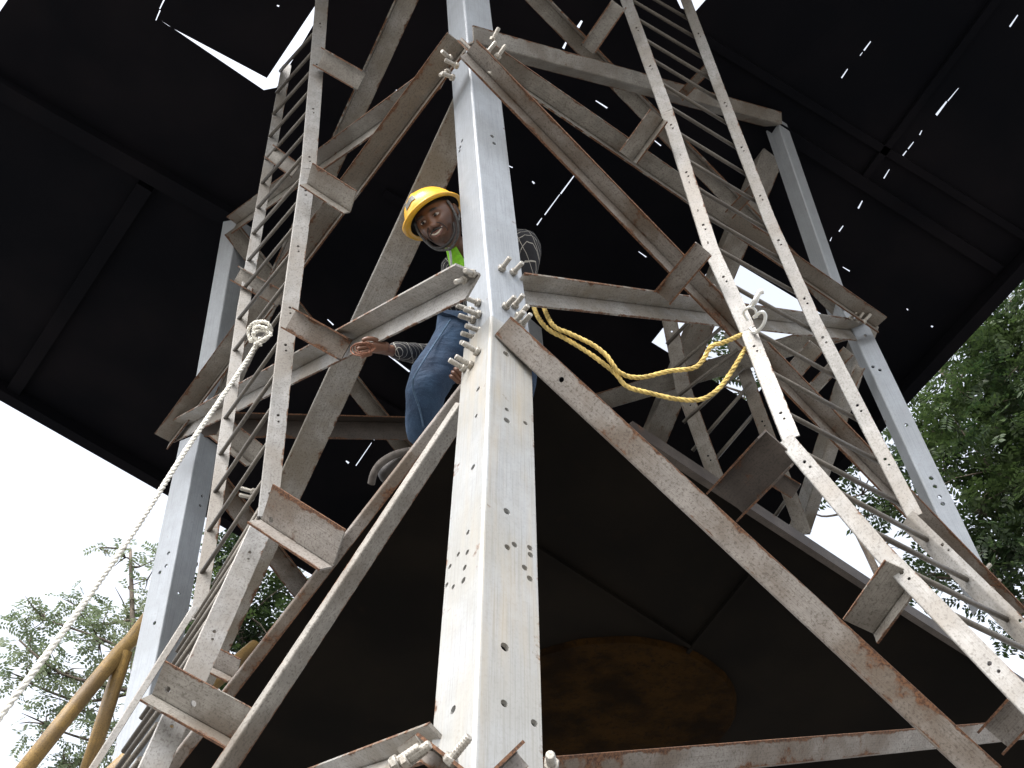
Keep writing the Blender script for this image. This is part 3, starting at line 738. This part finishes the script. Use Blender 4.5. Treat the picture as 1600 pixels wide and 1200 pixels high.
# ------------------------------------------------------------ trees
def tree(label, clumps, trunk_xy, leafmat, size, per, limbs=True, tr=.16):
    """clumps: (px,py,z,radius m). Trunk from the ground, a limb to each clump, leaflets spread through the clumps"""
    cs = [(P(x, y, z), r) for x, y, z, r in clumps]
    t = thing('tree', Vector((trunk_xy[0], trunk_xy[1], 0)), label, 'tree')
    zmin = min(c.z for c, r in cs); zmax = max(c.z for c, r in cs)
    base = Vector((trunk_xy[0], trunk_xy[1], 0)); fork = Vector((trunk_xy[0]+.2, trunk_xy[1], max(2.0, zmin*.55)))
    bm = bmesh.new(); tube(bm, catmull([base-Vector((0, 0, .1)), base+(fork-base)*.5+Vector((.08, .05, 0)), fork], 5), [tr*1.3-(tr*.4)*i/10 for i in range(11)], 10)
    topp = Vector((sum(c.x for c, r in cs)/len(cs), sum(c.y for c, r in cs)/len(cs), zmax))
    lead = catmull([fork, fork+(topp-fork)*.4+Vector((.3, 0, .3)), topp], 8); tube(bm, lead, [tr*.85*(1-i/len(lead)*.85) for i in range(len(lead))], 8)
    obj('trunk', bm, M['bark'], t)
    bm = bmesh.new()
    for c, r in cs:
        st = min(lead, key=lambda p: (p-c).length+max(0, p.z-c.z)*2)
        midp = st+(c-st)*.5+Vector((random.uniform(-.2, .2), random.uniform(-.2, .2), -.15*(c-st).length*.6))
        L = catmull([st, midp, c], 5); w = min(.05, .012*(c-st).length+.012); tube(bm, L, [w*(1-.7*i/len(L)) for i in range(len(L))], 6, False)
        for k in range(5):
            d = Vector((random.gauss(0, 1), random.gauss(0, 1), random.gauss(0, .7))).normalized()*r*random.uniform(.6, 1.05)
            tube(bm, [c+(st-c)*.08, c+d*.5+Vector((0, 0, .05*r)), c+d], [.012, .008, .003], 5, False)
    obj('branch', bm, M['bark'], t)
    # leaflets on short twigs
    verts = []; fcs = []
    for c, r in cs:
        nt_ = int(per*r*r)
        for k in range(nt_):
            d = Vector((random.gauss(0, 1), random.gauss(0, 1), random.gauss(0, 1))).normalized()*r*(random.random()**.45)
            if noise.noise((c+d)*1.6/max(.5, r)) < -.12: continue
            o = c+d; ax = Vector((random.gauss(0, 1), random.gauss(0, 1), random.gauss(-.35, .6))).normalized()
            side = ax.cross(Vector((random.gauss(0, .4), random.gauss(0, .4), 1))).normalized(); nn = random.randint(4, 7)
            for j in range(nn):
                for sg in (-1, 1):
                    b = o+ax*size*(.55*j); dd = (side*sg+ax*.5+Vector((0, 0, random.uniform(-.35, .1)))).normalized()
                    ln = size*random.uniform(.8, 1.25); wv = dd.cross(ax.cross(side)+Vector((random.uniform(-.4, .4), random.uniform(-.4, .4), random.uniform(-.4, .4)))).normalized()*ln*.24
                    i = len(verts); verts += [b, b+dd*ln*.45+wv, b+dd*ln, b+dd*ln*.45-wv]; fcs.append((i, i+1, i+2, i+3))
    me = bpy.data.meshes.new('crown'); me.from_pydata([tuple(v) for v in verts], [], fcs); me.update()
    o = obj('crown', me, M[leafmat], t); o['kind'] = 'stuff'
    return t
tree('feathery tree against the white sky at the lower left beyond the handrail',
     [(60, 965, 13, .35), (120, 950, 13.3, .4), (30, 1000, 12.6, .45), (150, 1000, 13, .5), (90, 1050, 12.4, .5), (200, 960, 13.6, .4), (195, 870, 14, .22), (160, 860, 14.2, .14), (250, 870, 14, .32), (232, 905, 13.8, .22),
      (130, 1110, 12.4, .55), (180, 1150, 12.2, .5), (240, 1060, 12.6, .5), (30, 1060, 12.3, .3), (60, 1130, 12, .3), (210, 1020, 13, .5), (140, 1200, 12, .5), (90, 1190, 12, .3)],
     (P(260, 1100, 12.8).x, P(260, 1100, 12.8).y), 'leafL', .068, 330, tr=.12)
tree('green tree behind the left ladder and rusty brace',
     [(345, 850, 12, .4), (400, 890, 12, .55), (440, 930, 12.3, .5), (390, 960, 11.6, .6), (350, 1010, 11.4, .6), (430, 990, 12, .5), (320, 1080, 11.2, .5), (290, 1140, 11, .5), (360, 900, 11.8, .4), (410, 1030, 11.8, .5),
      (280, 960, 12, .35), (300, 1000, 11.8, .4), (250, 1160, 11, .4)],
     (P(380, 1000, 12).x, P(380, 1000, 12).y), 'leafR', .08, 380, tr=.14)
tree('dense green tree beyond the right edge of the roof',
     [(1595, 470, 12.5, .5), (1560, 520, 12.4, .55), (1600, 560, 12.2, .7), (1520, 570, 12.6, .5), (1540, 640, 12, .7), (1600, 680, 11.8, .8), (1480, 620, 12.6, .5), (1470, 690, 12.2, .55), (1540, 730, 11.6, .7), (1600, 790, 11.4, .7),
      (1520, 800, 11.6, .55), (1430, 660, 12.8, .45), (1420, 730, 12.6, .3), (1590, 880, 11.2, .6), (1550, 860, 11.3, .45), (1500, 520, 13, .3), (1590, 960, 11, .4), (1440, 800, 12, .35), (1490, 880, 11.6, .45), (1440, 900, 11.8, .35), (1650, 600, 12, 1.0), (1650, 800, 11.6, 1.0)],
     (P(1680, 800, 12).x, P(1680, 800, 12).y), 'leafR', .085, 460, tr=.2)
tree('thin leafy tree showing through the roof opening behind the right ladder',
     [(1140, 560, 12.6, .32), (1120, 600, 12.5, .3), (1155, 620, 12.4, .3), (1100, 530, 12.8, .2), (1060, 560, 12.8, .2), (1290, 740, 12, .25), (1320, 720, 12, .3), (1255, 790, 12, .12), (1350, 770, 11.8, .35), (1340, 700, 12, .3), (1380, 720, 12, .4), (1380, 800, 11.8, .3)],
     (P(1330, 900, 12).x, P(1330, 900, 12).y), 'leafR', .085, 260, tr=.1)

# ------------------------------------------------------------ the climber
per = thing('person', P(655, 745, 4.75), 'climber in yellow hard hat, checked shirt and blue jeans leaning out behind the near leg', 'person')
def skinned(name, joints, links, mat, root=0, sub=2, extra=None, disp=0, parent=per):
    me = bpy.data.meshes.new(name); me.from_pydata([tuple(P(*j[:3])) for j in joints], links, []); me.update()
    o = bpy.data.objects.new(name, me); C.objects.link(o)
    sk = o.modifiers.new('skin', 'SKIN'); sk.use_smooth_shade = True
    for i, j in enumerate(joints):
        me.skin_vertices[0].data[i].radius = (j[3], j[4] if len(j) > 4 else j[3]); me.skin_vertices[0].data[i].use_root = (i == root)
    sb = o.modifiers.new('sub', 'SUBSURF'); sb.levels = sb.render_levels = sub
    dg = bpy.context.evaluated_depsgraph_get(); new = bpy.data.meshes.new_from_object(o.evaluated_get(dg)); bpy.data.objects.remove(o)
    if disp:
        for v in new.vertices:
            k = noise.noise(v.co*11)*disp+noise.noise(Vector((v.co.x*26, v.co.y*26, v.co.z*8)))*disp*.5
            v.co += v.normal*k
    for p in new.polygons: p.use_smooth = True
    return obj(name, new, mat, parent) if extra is None else new
Z = 4.95
# body under the clothes, head and hands included, one mesh
bj = [(748, 500, Z+.06, .09, .07), (752, 450, Z+.08, .09, .07), (748, 410, Z+.04, .14, .10), (728, 396, Z-.02, .065), (704, 380, Z-.08, .055), (690, 352, Z-.08, .05),
      (712, 420, Z-.02, .05), (700, 552, Z+.12, .045), (640, 553, Z-.1, .036), (600, 546, Z-.30, .026), (582, 543, Z-.36, .028),
      (790, 400, Z+.1, .055), (825, 380, Z+.06, .04), (800, 470, Z-.05, .038), (726, 585, 4.55, .03),
      (726, 520, Z-.02, .085), (664, 598, Z-.38, .06), (664, 715, Z-.22, .045), (612, 742, Z-.32, .035),
      (784, 520, Z+.02, .085), (812, 600, Z-.1, .06), (780, 700, Z+.1, .045)]
bl = [(0, 1), (1, 2), (2, 3), (3, 4), (4, 5), (2, 6), (6, 7), (7, 8), (8, 9), (9, 10), (2, 11), (11, 12), (12, 13), (13, 14), (0, 15), (15, 16), (16, 17), (17, 18), (0, 19), (19, 20), (20, 21)]
body = skinned('body', bj, bl, M['skin'], extra=1)
# head sculpted from an ellipsoid: local x to the person's right hand side of the picture, y up, z out of the face
def g(x, y, cx, cy, sx, sy): return math.exp(-((x-cx)/sx)**2-((y-cy)/sy)**2)
def head_bm(scale):
    bm = bmesh.new(); bmesh.ops.create_uvsphere(bm, u_segments=72, v_segments=54, radius=1)
    dl = bm.verts.layers.float.new('beard')
    for v in bm.verts:
        x, y, z = v.co.x, v.co.z, -v.co.y
        X, Y, Zz = x*.077, y*.112, z*.095
        if y < -.05: X *= 1-.30*min(1, (-y-.05)/.9); 
        if z < 0: Zz *= .98
        f = max(0, z)
        if z > 0:
            nose = g(x, y, 0, -.10, .13, .26)*.012+g(x, y, 0, -.24, .15, .10)*.022+g(abs(x), y, .14, -.26, .09, .07)*.008
            brow = g(abs(x), y, .35, .20, .30, .08)*.007
            sock = -g(abs(x), y, .36, .06, .19, .10)*.012
            cheek = g(abs(x), y, .48, -.20, .2, .16)*.009
            lips = g(x, y, 0, -.44, .30, .04)*.006+g(x, y, 0, -.56, .24, .05)*.007-g(x, y, 0, -.50, .26, .035)*.006
            fold = -g(abs(x), y, .30+.25*(-.3-y), -.38, .05, .16)*.004
            chin = g(x, y, 0, -.84, .28, .14)*.012
            Zz += (nose+brow+sock+cheek+lips+fold+chin)*min(1, f*2)
            Zz = max(Zz, 0)+0
        v.co = Vector((X, Y, Zz))*scale
        bd = max(g(x, y, 0, -.37, .38, .05)*1.1, (g(x, y, 0, -.72, .55, .14) if z > 0 else 0)*.75, (g(abs(x), y, .8, -.35, .25, .4))*.5 if z > -.2 else 0,
                 g(abs(x), y, .36, .235, .20, .045)*1.3 if z > 0 else 0, .95 if (y > .42 or z < -.25) and y > -.45 else 0)
        v[dl] = max(0, min(1, bd))
    for f in bm.faces: f.smooth = True
    return bm
HS = 1.3
HC = P(686, 346, Z-.17)
cx_, cy_, cz_ = (CM.to_3x3() @ Vector((1, 0, 0))), (CM.to_3x3() @ Vector((0, 1, 0))), (CM.to_3x3() @ Vector((0, 0, 1)))
fwd = (cz_*1.0-cx_*.30-cy_*.10).normalized()
upv = (cy_*.82-cx_*.56+cz_*.20); upv = (upv-fwd*upv.dot(fwd)).normalized(); rgt = upv.cross(fwd)
HM = Matrix.Translation(HC) @ Matrix((rgt, upv, fwd)).transposed().to_4x4()
bm = head_bm(HS); hm = bpy.data.meshes.new('h'); bm.transform(HM)
# ears
def ear(bm, sx):
    c = [Vector((sx*.076, .022*math.cos(a)*1.35-.005, -.012+.016*math.sin(a)))*HS for a in [2*math.pi*k/14 for k in range(15)]]
    c = [HM @ p for p in c]; tube(bm, c, .0062*HS, 8)
    tube(bm, [HM @ (Vector((sx*.071, .016, -.012))*HS), HM @ (Vector((sx*.074, -.022, -.010))*HS)], [.013, .009], 8)
ear(bm, 1); ear(bm, -1)
# the body mesh joins the head
tmp = bpy.data.meshes.new('t'); bm.to_mesh(tmp); bm.free()
bmj = bmesh.new(); bmj.from_mesh(body); bmj.from_mesh(tmp)
# ---- hand gripping the beam: palm and five bent fingers, skinned chains
def hand(px, py, z, flip=1, scl=1., ang0=0.):
    out = []
    def pt(u, v, w): # u along the hand (image left), v across, w toward camera, metres
        ca, sa = math.cos(ang0), math.sin(ang0); uu, vv = (u*ca-v*sa)*scl, (u*sa+v*ca)*scl
        zz = z-w*scl; return (px-uu*flip*F/zz, py-vv*F/zz, zz)
    chains = []
    palm = [pt(-.10, 0, 0)+(.026,), pt(-.06, .0, .0)+(.027, .020), pt(-.02, .004, .004)+(.033, .018), pt(.008, .006, .006)+(.032, .016)]
    chains.append(palm)
    for k, (v0, L) in enumerate(((.030, .9), (.010, 1.), (-.010, .93), (-.028, .75))):
        chains.append([pt(-.01, v0*.8, .004)+(.0105,), pt(.022*L+.01, v0, .014)+(.0105,), pt(.050*L, v0*1.02-.002, .022)+(.0098,), pt(.060*L, v0-.006, .002)+(.009,), pt(.046*L, v0-.010, -.014)+(.0082,)])
    chains.append([pt(-.05, .026, .008)+(.013,), pt(-.020, .046, .018)+(.0115,), pt(.012, .050, .026)+(.0105,), pt(.034, .042, .026)+(.009,)])
    return chains
hands = []
for (hx, hy, hz, fl, an) in ((578, 545, Z-.42, 1, -.12), (722, 592, 4.5, 1, .9)):
    for ch in hand(hx, hy, hz, fl, .95, an):
        n_ = skinned('hand', ch, [(i, i+1) for i in range(len(ch)-1)], M['skin'], extra=1, sub=2); bmj.from_mesh(n_)
me = bpy.data.meshes.new('body'); bmj.to_mesh(me); bmj.free()
for p in me.polygons: p.use_smooth = True
bo = obj('body', me, M['skin'], per)
# ---- face details
def local(v): return HM @ (Vector(v)*HS)
for s in (-1, 1):
    bm = bmesh.new(); bmesh.ops.create_uvsphere(bm, u_segments=20, v_segments=14, radius=.0118*HS); bmesh.ops.scale(bm, vec=(1.12, .42, .8), verts=bm.verts)
    bm.transform(HM @ Matrix.Translation(Vector((s*.0275, .0075, .0815))*HS)); [setattr(f, 'smooth', True) for f in bm.faces]; ey = obj('eye', bm, M['eye'], per)
    bm = bmesh.new(); bmesh.ops.create_uvsphere(bm, u_segments=16, v_segments=10, radius=.0062*HS); bm.transform(HM @ Matrix.Translation(Vector((s*.0275-.002, .0065, .0885))*HS)); [setattr(f, 'smooth', True) for f in bm.faces]; obj('iris', bm, M['iris'], ey)
    bm = bmesh.new(); tube(bm, [local((s*.0275+dx, .0145-dx*dx*28, .0905-abs(dx)*.25)) for dx in (-.015, -.009, -.003, .003, .009, .015)], .0026*HS, 6); obj('eyelid', bm, M['skin'], per)
    bm = bmesh.new(); tube(bm, [local((s*.0275+dx*s, .0275-dx*dx*14, .0955-abs(dx)*.2)) for dx in (-.016, -.008, 0, .008, .017)], [.002, .0034, .0038, .003, .0015], 6); obj('eyebrow', bm, M['hair'], per)
bm = bmesh.new(); tube(bm, [local((dx, -.0575+dx*dx*22, .0995-dx*dx*16)) for dx in (-.027, -.018, -.009, 0, .009, .018, .027)], [.002, .0038, .0046, .0048, .0046, .0038, .002], 6); obj('teeth', bm, M['teeth'], per)
bm = bmesh.new(); tube(bm, [local((dx, -.0505+dx*dx*18, .102-dx*dx*16)) for dx in (-.031, -.018, -.008, 0, .008, .018, .031)], [.001, .003, .0036, .0032, .0036, .003, .001], 6); obj('lip', bm, M['lip'], per)
bm = bmesh.new(); tube(bm, [local((dx, -.0665+dx*dx*27, .1015-dx*dx*18)) for dx in (-.030, -.018, -.008, 0, .008, .018, .030)], [.001, .0034, .0044, .0048, .0044, .0034, .001], 6); obj('lip', bm, M['lip'], per)
bm = bmesh.new(); tube(bm, [local((dx, -.0425-abs(dx)*.16, .1045-dx*dx*18)) for dx in (-.030, -.018, -.008, 0, .008, .018, .030)], [.001, .004, .005, .003, .005, .004, .001], 6); obj('moustache', bm, M['hair'], per)
for s in (-1, 1):
    bm = bmesh.new(); tube(bm, catmull([local(p) for p in ((s*.019, -.022, .0985), (s*.031, -.034, .093), (s*.037, -.052, .085), (s*.034, -.066, .080))], 4), .0022, 6); obj('smile_fold_shade', bm, M['hair'], per)  # black tubes draw the shade of the smile creases
bm = bmesh.new(); tube(bm, catmull([local(p) for p in ((-.060, -.045, .052), (-.048, -.082, .066), (-.022, -.103, .080), (0, -.108, .086), (.022, -.103, .080), (.048, -.082, .066), (.060, -.045, .052))], 4), [.004]+[.0075]*23+[.004], 8); obj('beard', bm, M['hair'], per)
# ---- helmet: dome, ridge, rim and peak
HR = Matrix.Translation(Vector((-.004, -.002, -.012))) @ Matrix.Rotation(math.radians(13), 4, 'Z') @ Matrix.Rotation(math.radians(-9), 4, 'X') @ Matrix.Scale(1.07, 4)
hel = bmesh.new(); nu, nv = 64, 20; rings = []
def helpt(a, t):
    # a around (0 = front), t 0 crown .. 1 rim
    fx, fz = math.sin(a), math.cos(a); rr = math.sin(t*math.pi/2*.98)
    y = math.cos(t*math.pi/2*.98)*.100+.036
    rx, rz = .098, .122
    ridge = .0045*math.exp(-(fx*rr/.12)**2) if t < .97 else 0
    return Vector((fx*rx*rr, y+ridge, fz*rz*rr-.008))
for j in range(nv+1):
    rings.append([hel.verts.new(helpt(2*math.pi*i/nu, j/nv)) for i in range(nu)])
def brim(a, o):
    p = helpt(a, 1); fx, fz = math.sin(a), math.cos(a); w = .012+.045*max(0, fz)**2.2; return p+Vector((fx*w*o, -.006*o-.012*o*max(0, fz)**2, fz*w*o))
rings.append([hel.verts.new(brim(2*math.pi*i/nu, 1)) for i in range(nu)])
rings.append([hel.verts.new(brim(2*math.pi*i/nu, 1)+Vector((0, -.006, 0))) for i in range(nu)])
rings.append([hel.verts.new(helpt(2*math.pi*i/nu, 1)*.97+Vector((0, -.006, 0))) for i in range(nu)])
for j in range(len(rings)-1):
    for i in range(nu):
        k = (i+1) % nu
        try: f = hel.faces.new([rings[j][i], rings[j][k], rings[j+1][k], rings[j+1][i]]); f.smooth = True
        except ValueError: pass
bmesh.ops.remove_doubles(hel, verts=hel.verts, dist=1e-5); bmesh.ops.recalc_face_normals(hel, faces=hel.faces)
hel.transform(HM @ Matrix.Scale(HS, 4) @ HR); ho = obj('helmet', hel, M['helmet'], per)
bm = bmesh.new(); # inner liner
rg = []
for j in range(3, 12):
    rg.append([bm.verts.new(helpt(2*math.pi*i/40, j/11)*.965+Vector((0, -.003, 0))) for i in range(40)])
for j in range(len(rg)-1):
    for i in range(40): bm.faces.new([rg[j][i], rg[j][(i+1) % 40], rg[j+1][(i+1) % 40], rg[j+1][i]])
bm.transform(HM @ Matrix.Scale(HS, 4) @ HR); obj('helmet_liner', bm, M['helmin'], ho)
# sticker on the front of the dome
bm = bmesh.new(); st = []
for jj in range(5):
    row = []
    for ii in range(9):
        a = math.radians(-24+ii*4.2); tt = .60+jj*.045; p = helpt(a, tt); row.append(bm.verts.new(p+Vector((math.sin(a)*.002, .0012, math.cos(a)*.002))))
    st.append(row)
for jj in range(4):
    for ii in range(8): bm.faces.new([st[jj][ii], st[jj][ii+1], st[jj+1][ii+1], st[jj+1][ii]])
bm.transform(HM @ Matrix.Scale(HS, 4) @ HR); obj('sticker', bm, M['label'], ho)
# chin strap
for pts_ in ([(.074, .04, .030), (.078, 0, .034), (.070, -.05, .036), (.045, -.095, .045), (.0, -.122, .055)], [(-.074, .04, .030), (-.078, 0, .034), (-.070, -.05, .036), (-.045, -.095, .045), (.0, -.122, .055)],
             [(.074, .03, -.02), (.080, -.02, .0), (.073, -.05, .036)]):
    bm = bmesh.new(); tube(bm, catmull([local(p) for p in pts_], 5), .0065, 6); obj('chin_strap', bm, M['strap'], ho)
# ---- clothes
sj = [(736, 508, Z+.03, .15, .12), (748, 450, Z+.05, .15, .12), (748, 414, Z+.05, .17, .12), (726, 400, Z+.0, .085), (708, 424, Z, .075), (702, 552, Z+.12, .062), (648, 553, Z-.08, .055), (612, 546, Z-.26, .045),
      (786, 390, Z+.1, .12), (830, 377, Z+.05, .105), (806, 470, Z-.03, .055)]
skinned('shirt', sj, [(0, 1), (1, 2), (2, 3), (2, 4), (4, 5), (5, 6), (6, 7), (2, 8), (8, 9), (9, 10)], M['shirt'], disp=.008)
jj = [(744, 510, Z+.01, .15, .12), (722, 528, Z-.05, .125), (690, 566, Z-.22, .118), (663, 604, Z-.38, .105), (664, 650, Z-.32, .098), (662, 700, Z-.25, .088),
      (790, 512, Z+.0, .125), (812, 600, Z-.1, .10), (785, 690, Z+.08, .08)]
skinned('jeans', jj, [(0, 1), (1, 2), (2, 3), (3, 4), (4, 5), (0, 6), (6, 7), (7, 8)], M['denim'], disp=.012)
bm = bmesh.new(); tube(bm, catmull([P(704, 500, Z-.17), P(680, 536, Z-.30), P(652, 580, Z-.50), P(645, 604, Z-.505), P(656, 640, Z-.43), P(662, 668, Z-.40)], 6), .0045, 6); obj('seam', bm, M['seam'], per)
# vest front and shoulder strap
vj = [(700, 374, Z-.10, .022), (706, 392, Z-.14, .03), (716, 412, Z-.15, .045), (728, 440, Z-.13, .05)]
skinned('vest', vj, [(0, 1), (1, 2), (2, 3)], M['vest'], disp=.004)
bm = bmesh.new(); tube(bm, [P(700, 378, Z-.20), P(704, 398, Z-.215), P(706, 424, Z-.21)], .006, 6); obj('harness_strap', bm, M['tape'], per)
# shoe
sh = [(655, 712, Z-.22, .065), (630, 725, Z-.27, .068, .058), (608, 740, Z-.30, .066, .052), (594, 752, Z-.31, .05, .04)]
skinned('shoe', sh, [(0, 1), (1, 2), (2, 3)], M['shoe'])
bm = bmesh.new(); tube(bm, catmull([P(644, 704, Z-.31), P(618, 710, Z-.34), P(597, 722, Z-.37), P(585, 738, Z-.38), P(580, 756, Z-.37)], 6), .018, 8); obj('sole', bm, M['sole'], per)
# loops of brown cord wound round the gripping hand
bm = bmesh.new()
for k in range(3):
    c = [P(563+4*k+15*math.cos(a)+random.uniform(-1, 1), 546-1.2*k+(10-k)*math.sin(a), Z-.50+.02*math.cos(a*2)) for a in [2*math.pi*i/16 for i in range(17)]]
    tube(bm, c, .0035, 6, False)
tag(obj('cord', bm, M['cord']), 'thin brown cord wound round the hand on the left beam', 'cord')
